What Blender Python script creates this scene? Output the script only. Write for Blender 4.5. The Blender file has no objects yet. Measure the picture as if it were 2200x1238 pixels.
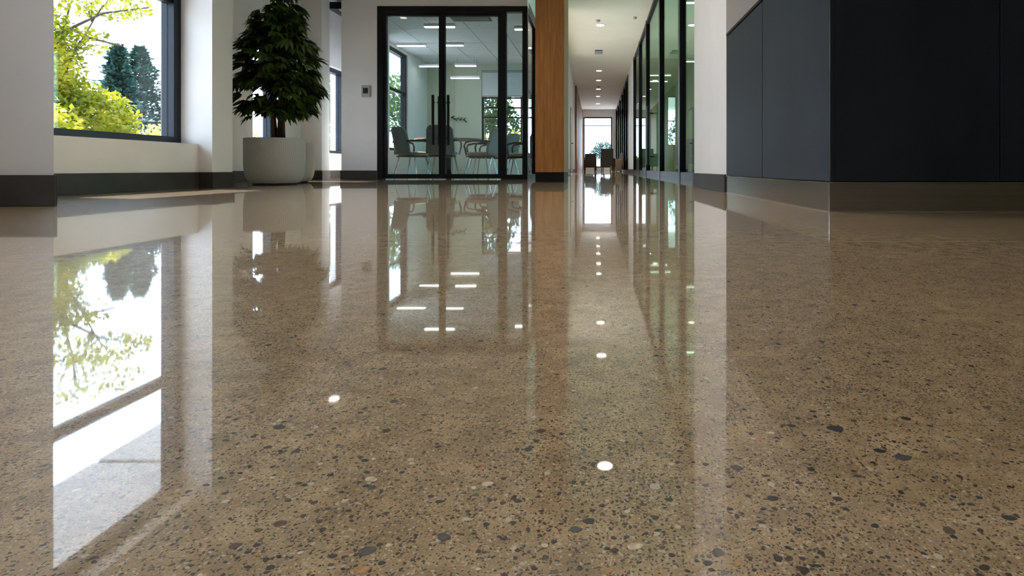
import bpy, bmesh, math, random
from mathutils import Vector, Matrix
import numpy as np

random.seed(7)
rng = np.random.default_rng(7)
S = bpy.context.scene
C = S.collection
PI = math.pi

# ------------------------------------------------------------------ camera
H, F, CX, CY = 0.16, 1200.0, 1280.0, 362.0          # camera height, focal length in px, principal point in px
cam_d = bpy.data.cameras.new('camera')
cam = bpy.data.objects.new('camera', cam_d); C.objects.link(cam)
cam.location = (0, 0, H); cam.rotation_euler = (PI / 2, 0, 0)
cam_d.sensor_width = 36.0; cam_d.lens = F / 2200 * 36.0
cam_d.shift_x = (1100 - CX) / 2200; cam_d.shift_y = -(619 - CY) / 2200
cam_d.clip_start = 0.01; cam_d.clip_end = 400
S.camera = cam

# ------------------------------------------------------------------ world, sun, exposure
w = bpy.data.worlds.new('world'); S.world = w; w.use_nodes = True
bg = w.node_tree.nodes['Background']
bg.inputs['Color'].default_value = (0.64, 0.79, 1.0, 1); bg.inputs['Strength'].default_value = 6.5
sun_d = bpy.data.lights.new('sun', 'SUN'); sun_d.energy = 17.0; sun_d.angle = math.radians(0.6); sun_d.color = (1.0, 0.96, 0.90)
sun = bpy.data.objects.new('sun', sun_d); C.objects.link(sun)
sun.rotation_euler = Vector((1.0, -0.30, -1.0)).to_track_quat('-Z', 'Y').to_euler()
vs = S.view_settings
vs.view_transform = 'Standard'; vs.look = 'None'; vs.gamma = 1.0; vs.use_curve_mapping = False
vs.exposure = 0.50

DL_POWER = 150.0       # watts of one ceiling downlight
STRIP_E = 6.0         # emission of the strip lamps

# ------------------------------------------------------------------ material helpers
MATS = {}
def new_mat(name):
    m = bpy.data.materials.new(name); m.use_nodes = True
    nt = m.node_tree; nt.nodes.clear()
    out = nt.nodes.new('ShaderNodeOutputMaterial')
    MATS[name] = m
    return m, nt, out
def N(nt, t, **kw):
    n = nt.nodes.new(t)
    for k, v in kw.items(): setattr(n, k, v)
    return n
def ramp(nt, stops, interp='LINEAR'):
    r = nt.nodes.new('ShaderNodeValToRGB'); r.color_ramp.interpolation = interp
    e = r.color_ramp.elements
    while len(e) < len(stops): e.new(0.5)
    for i, (p, c) in enumerate(stops):
        e[i].position = p; e[i].color = (c[0], c[1], c[2], 1) if len(c) == 3 else c
    return r
def math_n(nt, op, a, b=None):
    n = nt.nodes.new('ShaderNodeMath'); n.operation = op
    for i, v in enumerate((a, b)):
        if v is None: continue
        if isinstance(v, (int, float)): n.inputs[i].default_value = v
        else: nt.links.new(v, n.inputs[i])
    return n.outputs[0]
def mixc(nt, fac, a, b, mode='MIX'):
    n = nt.nodes.new('ShaderNodeMix'); n.data_type = 'RGBA'; n.blend_type = mode
    for sock, v in ((n.inputs[0], fac), (n.inputs[6], a), (n.inputs[7], b)):
        if isinstance(v, (int, float)): sock.default_value = v
        elif isinstance(v, (tuple, list)): sock.default_value = (v[0], v[1], v[2], 1)
        else: nt.links.new(v, sock)
    return n.outputs[2]
def pos(nt, scale=(1, 1, 1), obj=False):
    if obj:
        o = N(nt, 'ShaderNodeTexCoord').outputs['Object']
    else:
        o = N(nt, 'ShaderNodeNewGeometry').outputs['Position']
    m = N(nt, 'ShaderNodeMapping'); m.inputs['Scale'].default_value = scale
    nt.links.new(o, m.inputs['Vector'])
    return m.outputs['Vector']
def noise(nt, vec, scale, detail=4, rough=0.55):
    n = N(nt, 'ShaderNodeTexNoise'); n.inputs['Scale'].default_value = scale
    n.inputs['Detail'].default_value = detail; n.inputs['Roughness'].default_value = rough
    nt.links.new(vec, n.inputs['Vector'])
    return n.outputs['Fac']
def simple(name, col, rough=0.5, metal=0.0, var=0.12, scale=4.0, stretch=(1, 1, 1), bump=0.0, bscale=60, spec=0.5, coat=0.0, obj=False):
    m, nt, out = new_mat(name)
    b = N(nt, 'ShaderNodeBsdfPrincipled'); nt.links.new(b.outputs[0], out.inputs[0])
    v = pos(nt, stretch, obj)
    f = noise(nt, v, scale, 5)
    lo = tuple(c * (1 - var) for c in col); hi = tuple(min(1, c * (1 + var)) for c in col)
    r = ramp(nt, [(0.3, lo), (0.7, hi)]); nt.links.new(f, r.inputs[0])
    nt.links.new(r.outputs[0], b.inputs['Base Color'])
    b.inputs['Roughness'].default_value = rough; b.inputs['Metallic'].default_value = metal
    b.inputs['Specular IOR Level'].default_value = spec
    if coat: b.inputs['Coat Weight'].default_value = coat; b.inputs['Coat Roughness'].default_value = 0.08
    if bump:
        f2 = noise(nt, v, bscale, 4)
        bn = N(nt, 'ShaderNodeBump'); bn.inputs['Strength'].default_value = bump; bn.inputs['Distance'].default_value = 0.004
        nt.links.new(f2, bn.inputs['Height']); nt.links.new(bn.outputs[0], b.inputs['Normal'])
    return m
def emit(name, col, strength):
    m, nt, out = new_mat(name)
    e = N(nt, 'ShaderNodeEmission'); e.inputs[0].default_value = (*col, 1); e.inputs[1].default_value = strength
    nt.links.new(e.outputs[0], out.inputs[0]); return m
def glass(name, tint, refl=0.9):
    m, nt, out = new_mat(name)
    lw = N(nt, 'ShaderNodeLayerWeight'); lw.inputs['Blend'].default_value = 0.5
    p = math_n(nt, 'POWER', lw.outputs['Facing'], 5.0)
    f = math_n(nt, 'ADD', math_n(nt, 'MULTIPLY', p, refl), 0.04)
    t = N(nt, 'ShaderNodeBsdfTransparent'); t.inputs[0].default_value = (*tint, 1)
    g = N(nt, 'ShaderNodeBsdfGlossy'); g.inputs['Roughness'].default_value = 0.0
    mx = N(nt, 'ShaderNodeMixShader')
    nt.links.new(f, mx.inputs[0]); nt.links.new(t.outputs[0], mx.inputs[1]); nt.links.new(g.outputs[0], mx.inputs[2])
    nt.links.new(mx.outputs[0], out.inputs[0]); return m
def leaf_mat(name, c1, c2, trans=0.4, rough=0.4, scale=3.0, spec=0.4):
    m, nt, out = new_mat(name)
    b = N(nt, 'ShaderNodeBsdfPrincipled'); b.inputs['Roughness'].default_value = rough; b.inputs['Specular IOR Level'].default_value = spec
    f = noise(nt, pos(nt), scale, 3)
    r = ramp(nt, [(0.32, c1), (0.68, c2)]); nt.links.new(f, r.inputs[0]); nt.links.new(r.outputs[0], b.inputs['Base Color'])
    t = N(nt, 'ShaderNodeBsdfTranslucent'); nt.links.new(r.outputs[0], t.inputs[0])
    mx = N(nt, 'ShaderNodeMixShader'); mx.inputs[0].default_value = trans
    nt.links.new(b.outputs[0], mx.inputs[1]); nt.links.new(t.outputs[0], mx.inputs[2]); nt.links.new(mx.outputs[0], out.inputs[0])
    return m

# ------------------------------------------------------------------ materials
def floor_material():
    m, nt, out = new_mat('polished_concrete')
    b = N(nt, 'ShaderNodeBsdfPrincipled'); nt.links.new(b.outputs[0], out.inputs[0])
    v = pos(nt)
    big = noise(nt, v, 0.9, 5, 0.6)
    r0 = ramp(nt, [(0.28, (0.29, 0.225, 0.145)), (0.5, (0.41, 0.325, 0.212)), (0.72, (0.52, 0.42, 0.285))]); nt.links.new(big, r0.inputs[0])
    mid = noise(nt, v, 38, 5, 0.65)
    r1 = ramp(nt, [(0.32, (0.66, 0.62, 0.58)), (0.68, (1.25, 1.22, 1.16))]); nt.links.new(mid, r1.inputs[0])
    col = mixc(nt, 1.0, r0.outputs[0], r1.outputs[0], 'MULTIPLY')
    sand = noise(nt, v, 900, 3, 0.7)
    r2 = ramp(nt, [(0.30, (0.45, 0.43, 0.40)), (0.7, (1.5, 1.45, 1.35))]); nt.links.new(sand, r2.inputs[0])
    col = mixc(nt, 0.75, col, r2.outputs[0], 'MULTIPLY')
    # wobble so that chips are not round
    wob = N(nt, 'ShaderNodeTexNoise'); wob.inputs['Scale'].default_value = 260; nt.links.new(v, wob.inputs['Vector'])
    vv = N(nt, 'ShaderNodeVectorMath', operation='MULTIPLY_ADD')
    nt.links.new(wob.outputs['Color'], vv.inputs[0]); vv.inputs[1].default_value = (0.0035, 0.0035, 0.0); nt.links.new(v, vv.inputs[2])
    pits = None
    patch = noise(nt, v, 5.5, 4, 0.6)
    pr = ramp(nt, [(0.30, (0.45,) * 3), (0.70, (1.55,) * 3)]); nt.links.new(patch, pr.inputs[0])
    for scale, thr, dens, cols in (
        (760, 0.36, 0.42, [(0, (0.02, 0.016, 0.013)), (0.45, (0.07, 0.05, 0.035)), (0.62, (0.34, 0.21, 0.10)), (0.76, (0.55, 0.48, 0.38))]),
        (420, 0.34, 0.26, [(0, (0.015, 0.013, 0.012)), (0.34, (0.05, 0.038, 0.028)), (0.52, (0.30, 0.17, 0.07)), (0.66, (0.50, 0.44, 0.36)), (0.84, (0.10, 0.09, 0.085))]),
        (210, 0.31, 0.07, [(0, (0.012, 0.012, 0.013)), (0.42, (0.04, 0.033, 0.028)), (0.60, (0.33, 0.20, 0.09)), (0.74, (0.55, 0.50, 0.42)), (0.88, (0.10, 0.10, 0.10))]),
        (95, 0.26, 0.012, [(0, (0.015, 0.015, 0.018)), (0.5, (0.06, 0.05, 0.04)), (0.7, (0.40, 0.28, 0.15)), (0.85, (0.50, 0.45, 0.38)), (0.93, (0.1, 0.1, 0.11))])):
        vo = N(nt, 'ShaderNodeTexVoronoi'); vo.voronoi_dimensions = '2D'; vo.inputs['Scale'].default_value = scale
        nt.links.new(vv.outputs[0], vo.inputs['Vector'])
        sp = N(nt, 'ShaderNodeSeparateColor'); nt.links.new(vo.outputs['Color'], sp.inputs[0])
        inside = math_n(nt, 'LESS_THAN', vo.outputs['Distance'], thr)
        pick = math_n(nt, 'LESS_THAN', sp.outputs[0], math_n(nt, 'MULTIPLY', pr.outputs[0], dens))
        msk = math_n(nt, 'MULTIPLY', inside, pick)
        rc = ramp(nt, cols, 'CONSTANT'); nt.links.new(sp.outputs[1], rc.inputs[0])
        col = mixc(nt, math_n(nt, 'MULTIPLY', msk, 0.9), col, rc.outputs[0])
        pits = msk if pits is None else math_n(nt, 'MAXIMUM', pits, msk)
    nt.links.new(col, b.inputs['Base Color'])
    b.inputs['Roughness'].default_value = 0.42; b.inputs['Specular IOR Level'].default_value = 0.25
    b.inputs['Coat Weight'].default_value = 1.0; b.inputs['Coat IOR'].default_value = 2.15
    cr = noise(nt, v, 7, 4)
    rr = ramp(nt, [(0.3, (0.012,) * 3), (0.75, (0.045,) * 3)]); nt.links.new(cr, rr.inputs[0])
    nt.links.new(rr.outputs[0], b.inputs['Coat Roughness'])
    hgt = math_n(nt, 'ADD', math_n(nt, 'MULTIPLY', sand, 0.6), math_n(nt, 'MULTIPLY', pits, -0.5))
    bn = N(nt, 'ShaderNodeBump'); bn.inputs['Strength'].default_value = 0.35; bn.inputs['Distance'].default_value = 0.0008
    nt.links.new(hgt, bn.inputs['Height']); nt.links.new(bn.outputs[0], b.inputs['Normal'])
    wave = noise(nt, v, 1.1, 2)
    bc = N(nt, 'ShaderNodeBump'); bc.inputs['Strength'].default_value = 0.05; bc.inputs['Distance'].default_value = 0.01
    nt.links.new(wave, bc.inputs['Height']); nt.links.new(bc.outputs[0], b.inputs['Coat Normal'])
    return m
def wood_material(name, c1, c2, c3):
    m, nt, out = new_mat(name)
    b = N(nt, 'ShaderNodeBsdfPrincipled'); nt.links.new(b.outputs[0], out.inputs[0])
    v = pos(nt, (14, 14, 0.7)); f = noise(nt, v, 2.2, 7, 0.65)
    r = ramp(nt, [(0.28, c1), (0.5, c2), (0.75, c3)]); nt.links.new(f, r.inputs[0])
    f2 = noise(nt, pos(nt, (90, 90, 2.0)), 2.0, 3)
    r2 = ramp(nt, [(0.35, (0.72,) * 3), (0.6, (1.08,) * 3)]); nt.links.new(f2, r2.inputs[0])
    nt.links.new(mixc(nt, 1.0, r.outputs[0], r2.outputs[0], 'MULTIPLY'), b.inputs['Base Color'])
    b.inputs['Roughness'].default_value = 0.58
    return m
def pot_material():
    m, nt, out = new_mat('carved_pot')
    b = N(nt, 'ShaderNodeBsdfPrincipled'); nt.links.new(b.outputs[0], out.inputs[0])
    tc = N(nt, 'ShaderNodeTexCoord'); mp = N(nt, 'ShaderNodeMapping'); nt.links.new(tc.outputs['Object'], mp.inputs['Vector'])
    mp.inputs['Location'].default_value = (0.10, 0.30, -0.36)
    wv = N(nt, 'ShaderNodeTexWave'); wv.wave_type = 'RINGS'; wv.rings_direction = 'SPHERICAL'
    wv.inputs['Scale'].default_value = 17; wv.inputs['Distortion'].default_value = 1.6; wv.inputs['Detail'].default_value = 2; wv.inputs['Detail Scale'].default_value = 1.2
    nt.links.new(mp.outputs[0], wv.inputs['Vector'])
    r = ramp(nt, [(0.0, (0.43, 0.415, 0.40)), (0.5, (0.49, 0.475, 0.46)), (1.0, (0.51, 0.495, 0.48))]); nt.links.new(wv.outputs['Fac'], r.inputs[0])
    nt.links.new(r.outputs[0], b.inputs['Base Color']); b.inputs['Roughness'].default_value = 0.55
    bn = N(nt, 'ShaderNodeBump'); bn.inputs['Strength'].default_value = 0.3; bn.inputs['Distance'].default_value = 0.004
    nt.links.new(wv.outputs['Fac'], bn.inputs['Height']); nt.links.new(bn.outputs[0], b.inputs['Normal'])
    return m

M_floor = floor_material()
M_plaster = simple('plaster', (0.715, 0.70, 0.69), 0.75, var=0.05, scale=2.2, bump=0.12, bscale=40)
M_white = simple('white_paint', (0.80, 0.79, 0.78), 0.7, var=0.03, scale=2)
M_ceil = simple('ceiling_paint', (0.80, 0.755, 0.69), 0.85, var=0.03, scale=1.5)
M_tile = simple('ceiling_tile', (0.70, 0.73, 0.74), 0.9, var=0.05, scale=6)
M_base = simple('baseboard', (0.034, 0.028, 0.023), 0.5, var=0.30, scale=5, spec=0.3)
M_black = simple('black_metal', (0.004, 0.0045, 0.0055), 0.4, var=0.2, scale=6, spec=0.22)
M_frame = simple('window_metal', (0.006, 0.010, 0.018), 0.4, var=0.2, scale=6, spec=0.25)
M_navy = simple('navy_panel', (0.015, 0.020, 0.028), 0.46, var=0.30, scale=3.5, stretch=(1, 1, 0.45), bump=0.05, bscale=90, spec=0.32)
M_steel = simple('brushed_steel', (0.40, 0.36, 0.31), 0.22, metal=1.0, var=0.08, scale=3, stretch=(0.6, 0.6, 60))
M_wood = wood_material('oak_veneer', (0.21, 0.075, 0.010), (0.31, 0.12, 0.018), (0.43, 0.19, 0.040))
M_table = wood_material('walnut_top', (0.12, 0.06, 0.025), (0.22, 0.12, 0.05), (0.32, 0.18, 0.08))
M_pot = pot_material()
M_soil = simple('soil', (0.03, 0.02, 0.014), 0.95, var=0.5, scale=40, bump=0.8, bscale=70)
M_bark = simple('bark', (0.10, 0.055, 0.028), 0.8, var=0.4, scale=30, stretch=(1, 1, 0.2), bump=0.5)
M_leaf = leaf_mat('houseplant_leaf', (0.020, 0.048, 0.006), (0.085, 0.145, 0.020), 0.2, 0.32, 6.0)
M_glass = glass('clear_glass', (0.97, 0.985, 0.98), 0.75)
M_roomglass = glass('blue_glass', (0.89, 0.95, 0.985), 0.75)
M_green = glass('green_glass', (0.74, 0.94, 0.84), 0.55)
M_chair = simple('grey_upholstery', (0.25, 0.235, 0.22), 0.7, var=0.08, scale=20, bump=0.2, bscale=300)
M_seat = simple('tan_upholstery', (0.34, 0.27, 0.19), 0.6, var=0.1, scale=20)
M_dark = simple('dark_upholstery', (0.035, 0.030, 0.026), 0.6, var=0.2, scale=20)
M_teal = simple('teal_upholstery', (0.01, 0.06, 0.10), 0.6, var=0.2, scale=20)
M_chrome = simple('chrome', (0.6, 0.6, 0.6), 0.15, metal=1.0, var=0.05)
M_olive = simple('olive_wall', (0.30, 0.29, 0.17), 0.8, var=0.08, scale=2)
M_sage = simple('pale_sage_wall', (0.60, 0.63, 0.50), 0.8, var=0.05, scale=2)
M_blind = simple('roller_blind', (0.68, 0.70, 0.68), 0.85, var=0.05, scale=8)
M_plate = simple('grey_plastic', (0.38, 0.38, 0.38), 0.4, var=0.05)
M_lens = simple('dark_screen', (0.02, 0.022, 0.025), 0.15, var=0.1)
M_soffit = simple('soffit_panel', (0.62, 0.64, 0.68), 0.6, var=0.06, scale=3)
M_ground = simple('paving', (0.36, 0.36, 0.37), 0.9, var=0.4, scale=3, bump=0.6, bscale=60)
M_ext = simple('exterior_render', (0.5, 0.49, 0.47), 0.9, var=0.06)
M_dl = emit('lamp_warm', (1.0, 0.88, 0.72), 10.0)
M_strip = emit('lamp_strip', (1.0, 0.90, 0.76), STRIP_E)
M_yel = leaf_mat('yellow_leaf', (0.08, 0.115, 0.003), (0.34, 0.31, 0.014), 0.5, 0.5, 1.6)
M_pale = leaf_mat('pale_leaf', (0.22, 0.24, 0.03), (0.36, 0.33, 0.10), 0.5, 0.5, 1.6)
M_grn = leaf_mat('green_leaf', (0.02, 0.06, 0.015), (0.07, 0.13, 0.02), 0.45, 0.5, 1.2)
M_con = leaf_mat('conifer_needle', (0.006, 0.030, 0.030), (0.022, 0.070, 0.050), 0.2, 0.55, 1.5)
M_twig = simple('dark_twig', (0.05, 0.035, 0.025), 0.85, var=0.3, scale=10)

# ------------------------------------------------------------------ mesh helpers
class MB:
    def __init__(s): s.v = []; s.f = []
    def box(s, x0, x1, y0, y1, z0, z1):
        n = len(s.v)
        s.v += [(x0, y0, z0), (x1, y0, z0), (x1, y1, z0), (x0, y1, z0), (x0, y0, z1), (x1, y0, z1), (x1, y1, z1), (x0, y1, z1)]
        s.f += [tuple(n + i for i in q) for q in ((0, 3, 2, 1), (4, 5, 6, 7), (0, 1, 5, 4), (1, 2, 6, 5), (2, 3, 7, 6), (3, 0, 4, 7))]
        return s
    def tube(s, pts, rad, seg=8):
        pts = [Vector(p) for p in pts]; n0 = len(s.v)
        rads = rad if isinstance(rad, (list, tuple)) else [rad] * len(pts)
        for i, p in enumerate(pts):
            a = pts[max(0, i - 1)]; b = pts[min(len(pts) - 1, i + 1)]
            d = (b - a).normalized()
            u = d.cross(Vector((0, 0, 1)) if abs(d.z) < 0.95 else Vector((1, 0, 0))).normalized(); w_ = d.cross(u)
            for k in range(seg):
                t = 2 * PI * k / seg
                s.v.append(tuple(p + (u * math.cos(t) + w_ * math.sin(t)) * rads[i]))
        for i in range(len(pts) - 1):
            for k in range(seg):
                a = n0 + i * seg + k; b = n0 + i * seg + (k + 1) % seg
                s.f.append((a, b, b + seg, a + seg))
        s.f.append(tuple(n0 + k for k in range(seg))[::-1])
        e = n0 + (len(pts) - 1) * seg
        s.f.append(tuple(e + k for k in range(seg)))
        return s
    def lathe(s, prof, seg=40, cx=0, cy=0, cap=True):
        n0 = len(s.v)
        for r, z in prof:
            for k in range(seg):
                t = 2 * PI * k / seg
                s.v.append((cx + r * math.cos(t), cy + r * math.sin(t), z))
        for i in range(len(prof) - 1):
            for k in range(seg):
                a = n0 + i * seg + k; b = n0 + i * seg + (k + 1) % seg
                s.f.append((a, b, b + seg, a + seg))
        if not cap: return s
        s.f.append(tuple(n0 + k for k in range(seg))[::-1])
        e = n0 + (len(prof) - 1) * seg
        s.f.append(tuple(e + k for k in range(seg)))
        return s
    def prism(s, poly, z0, z1):
        n = len(s.v); k = len(poly)
        s.v += [(a, b, z0) for a, b in poly] + [(a, b, z1) for a, b in poly]
        s.f += [tuple(n + i for i in range(k))[::-1], tuple(n + k + i for i in range(k))]
        s.f += [(n + i, n + (i + 1) % k, n + k + (i + 1) % k, n + k + i) for i in range(k)]
        return s
    def mesh(s, name, mat):
        me = bpy.data.meshes.new(name); me.from_pydata(s.v, [], s.f); me.update()
        me.materials.append(mat); return me
    def build(s, name, mat, parent=None, smooth=False, bevel=0.0, loc=None):
        o = bpy.data.objects.new(name, s.mesh(name, mat)); C.objects.link(o)
        if parent is not None: o.parent = parent
        if loc: o.location = loc
        if smooth: smooth_o(o)
        if bevel:
            md = o.modifiers.new('bevel', 'BEVEL'); md.width = bevel; md.segments = 2; md.limit_method = 'ANGLE'
        return o
def smooth_o(o, ang=50):
    me = o.data
    for p in me.polygons: p.use_smooth = True
    try: me.set_sharp_from_angle(angle=math.radians(ang))
    except Exception: pass
def empty(name, loc=(0, 0, 0), rz=0.0):
    o = bpy.data.objects.new(name, None); C.objects.link(o); o.location = loc; o.rotation_euler = (0, 0, rz); o.empty_display_size = 0.1
    return o
def tag(o, label, cat, group=None, kind=None):
    o['label'] = label; o['category'] = cat
    if group: o['group'] = group
    if kind: o['kind'] = kind
    return o
def struct(o, label, cat):
    o['kind'] = 'structure'; o['label'] = label; o['category'] = cat; return o
def box_o(name, b, mat, parent=None, bevel=0.0):
    return MB().box(*b).build(name, mat, parent, bevel=bevel)
def copy_tree(o, parent=None):
    c = o.copy(); C.objects.link(c); c.parent = parent
    for ch in o.children: copy_tree(ch, c)
    return c
def G(x, y):                                   # a floor point seen at pixel (x, y) of the photograph
    k = H / (y - CY); return ((x - CX) * k, F * k)

ZC = 4.17      # lobby and corridor ceiling
# ------------------------------------------------------------------ floor with exposed stone chips
floor = MB().box(-4.5, 5.7, -4.2, 38.6, -0.06, 0.0).build('floor', M_floor)
struct(floor, 'polished tan concrete floor with exposed aggregate reflecting the whole lobby', 'floor')
def chip_mesh(k):
    r_ = random.Random(k); m = MB(); n = 14
    rad = [1 + 0.12 * r_.uniform(-1, 1) for _ in range(n)]
    for s_, z in ((1.0, 0.0), (0.94, 0.00012)):
        for i in range(n):
            t = 2 * PI * i / n; m.v.append((math.cos(t) * rad[i] * s_, math.sin(t) * rad[i] * s_, z))
    for i in range(n): j = (i + 1) % n; m.f.append((i, j, n + j, n + i))
    m.f.append(tuple(range(n, 2 * n)))
    return m
def stone(name, c):
    m = simple(name, c, 0.5, var=0.35, scale=300, coat=1.0); return m
chip_cols = {'d': stone('stone_black', (0.020, 0.021, 0.024)), 'g': stone('stone_grey', (0.055, 0.056, 0.06)), 'b': stone('stone_brown', (0.075, 0.040, 0.018)),
             'w': stone('stone_cream', (0.55, 0.47, 0.36)), 'o': stone('stone_ochre', (0.38, 0.21, 0.07))}
chip_me = {(c, k): chip_mesh(k).mesh('stone_chip', m) for c, m in chip_cols.items() for k in range(3)}
chips = [(788, 1184, 38, 'g'), (953, 1154, 33, 'g'), (1237, 1138, 27, 'g'), (602, 1125, 27, 'b'), (600, 918, 29, 'd'), (798, 1048, 21, 'g'), (1583, 1005, 27, 'g'),
         (1795, 921, 36, 'd'), (1940, 983, 34, 'g'), (2168, 1113, 30, 'd'), (1437, 1074, 20, 'd'), (1660, 1071, 24, 'd'), (797, 1030, 27, 'w'), (1048, 1040, 25, 'w'),
         (1364, 1174, 34, 'w'), (775, 1224, 36, 'o'), (1265, 1120, 26, 'd'), (1890, 969, 26, 'd'), (1800, 1072, 20, 'd'), (1700, 915, 20, 'd'), (944, 1078, 18, 'd'),
         (1113, 1077, 18, 'd'), (1135, 966, 18, 'd'), (665, 935, 16, 'd'), (575, 961, 18, 'd'), (784, 990, 18, 'd'), (835, 1172, 15, 'w'), (1170, 1172, 16, 'w'),
         (1520, 1210, 20, 'd'), (1672, 1201, 20, 'd'), (1305, 1226, 24, 'o'), (1388, 1147, 12, 'd'), (1460, 970, 12, 'd'), (1455, 994, 12, 'd'), (555, 1140, 20, 'b'), (505, 1173, 26, 'b'),
         (580, 1220, 18, 'd'), (716, 1196, 18, 'd'), (820, 1210, 16, 'd'), (1190, 1164, 14, 'd'), (1030, 1000, 20, 'o'), (1028, 1003, 14, 'g'), (2115, 1220, 26, 'd'), (1880, 1130, 18, 'd')]
for _ in range(150):
    y = 880 + 358 * random.random() ** 0.7; x = random.uniform(380, 2200)
    chips.append((x, y, random.uniform(9, 15), random.choice('dddddgbwo')))
for i, (x, y, wd, c) in enumerate(chips):
    k = H / (y - CY); o = bpy.data.objects.new('stone_chip', chip_me[(c, i % 3)]); C.objects.link(o); o.parent = floor
    o.location = ((x - CX) * k, F * k, 0.00003); r_ = wd * k / 2
    o.scale = (r_, r_ * random.uniform(0.6, 0.85), 1); o.rotation_euler.z = random.uniform(-0.5, 0.5)

# ------------------------------------------------------------------ shell
def walls(name, boxes, mat, label, cat='wall'):
    m = MB()
    for b in boxes: m.box(*b)
    return struct(m.build(name, mat), label, cat)
ceil = walls('ceiling', [(-4.6, 5.7, -4.2, 38.6, ZC, ZC + 0.25)], M_ceil, 'high warm white ceiling running from the lobby down the corridor', 'ceiling')
walls('wall_left', [(-3.48, -3.18, -4.2, -0.2, 0, ZC), (-3.48, -3.18, -0.2, 1.2, 0, 0.355), (-3.48, -3.18, -0.2, 1.2, 2.44, ZC), (-3.48, -3.18, 1.2, 3.1, 0, ZC), (-3.48, -3.18, 3.1, 4.47, 0, 0.355), (-3.48, -3.18, 3.1, 4.47, 2.44, ZC), (-3.48, -3.07, 4.47, 4.72, 0, ZC)], M_plaster, 'plastered lobby wall around the big window at left')
pm = MB()
pm.v = [(-3.18, 2.37, 0), (-2.30, 2.37, 0), (-2.31, 2.376, 0), (-3.18, 3.15, 0)]; pm.v += [(a, b, ZC) for a, b, _ in pm.v]
pm.f = [(0, 3, 2, 1), (4, 5, 6, 7)] + [(i, (i + 1) % 4, (i + 1) % 4 + 4, i + 4) for i in range(4)]
struct(pm.build('wall_pilaster', M_plaster), 'broad plastered pilaster at the left edge beside the big window', 'wall')
AX = -4.2
am = MB().prism([(-3.20, 4.72), (-4.2, 6.02), (-4.5, 6.02), (-3.48, 4.70)], 0, 2.7)
for b_ in [(-4.5, AX, 6.02, 6.84, 0, 2.7), (-4.5, AX, 6.84, 7.49, 0, 0.40), (-4.5, AX, 6.84, 7.49, 1.80, 2.7), (-4.5, AX, 7.49, 8.45, 0, 2.7),
                      (-4.5, AX, 8.45, 9.47, 0, 0.40), (-4.5, AX, 8.45, 9.47, 1.79, 2.7), (-4.5, AX, 9.47, 9.75, 0, 2.7), (AX, -3.9, 7.95, 8.18, 0, 2.7), (AX, -3.69, 9.6, 9.75, 0, 2.7)]: am.box(*b_)
struct(am.build('wall_alcove', M_plaster), 'plastered alcove wall with a stub pier behind the potted plants', 'wall')
am = MB().prism([(-3.33, 4.72), (-3.33, 9.75), (-4.5, 9.75), (-4.5, 6.02), (-3.48, 4.70)][::-1], 2.70, 2.85).box(-3.32, -3.07, 4.72, 8.1, 2.70, ZC).box(-4.5, -3.9, 9.75, 12.8, 2.7, 2.85).box(-3.69, -3.33, 8.25, 9.75, 2.70, 2.85)
struct(am.build('ceiling_alcove', M_plaster), 'lowered plaster ceiling over the plant alcove', 'ceiling')
walls('wall_front', [(-3.69, -3.17, 8.1, 8.25, 0, ZC), (-3.17, -0.99, 8.1, 8.25, 2.515, ZC)], M_plaster, 'white plaster wall with thermostat around the glass meeting room')
walls('wall_meeting_left', [(-3.69, -3.60, 8.25, 9.75, 0, 2.6), (-3.95, -3.8, 9.75, 11.3, 0, 0.5), (-3.95, -3.8, 9.75, 11.3, 2.44, 2.6), (-3.95, -3.8, 11.3, 12.8, 0, 2.6)], M_white, 'white meeting room wall with side window')
walls('wall_meeting_back', [(-3.8, -2.58, 12.6, 12.8, 0, 2.6), (-2.58, -1.15, 12.6, 12.8, 0, 0.70), (-2.58, -1.15, 12.6, 12.8, 2.32, 2.6), (-1.15, -0.99, 12.6, 12.8, 0, 2.6)], M_sage, 'pale sage back wall of the meeting room')
mceil = walls('ceiling_meeting', [(-3.95, -0.99, 8.25, 12.8, 2.52, 2.62)], M_black, 'meeting room ceiling of pale grey tiles', 'ceiling')
t_me = MB().box(0, 0.550, 0, 1.075, 0, 0.022).mesh('ceiling_tile', M_tile)
for i in range(5):
    for j in range(4):
        o = bpy.data.objects.new('ceiling_tile', t_me); C.objects.link(o); o.parent = mceil; o.location = (-3.795 + i * 0.562, 8.255 + j * 1.086, 2.499)
walls('wall_corridor_left', [(-1.12, -1.0, 8.25, 12.8, 2.62, ZC), (-1.12, -1.0, 12.8, 14.0, 0, ZC), (-1.12, -1.0, 14.0, 20.0, 3.95, ZC), (-1.12, -1.0, 20.0, 38.2, 0, ZC)], M_white, 'white left wall of the long corridor with a door')
walls('wall_corridor_end', [(-1.12, -0.85, 38.2, 38.5, 0, ZC), (1.12, 1.5, 38.2, 38.5, 0, ZC), (-0.85, 1.12, 38.2, 38.5, 0, 0.22), (-0.85, 1.12, 38.2, 38.5, 3.68, ZC)], M_white, 'white wall around the window at the corridor end')
walls('wall_column', [(0.864, 5.6, 3.7, 4.9, 0, ZC)], M_plaster, 'white plaster pier behind the dark reception cabinet')
walls('wall_right', [(5.5, 5.7, -4.2, 7.0, 0, ZC), (5.5, 5.7, 7.0, 15.0, 0, 0.5), (5.5, 5.7, 7.0, 15.0, 2.9, ZC), (5.5, 5.7, 15.0, 20.6, 0, ZC)], M_olive, 'olive far wall of the glazed right-hand room')
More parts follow.
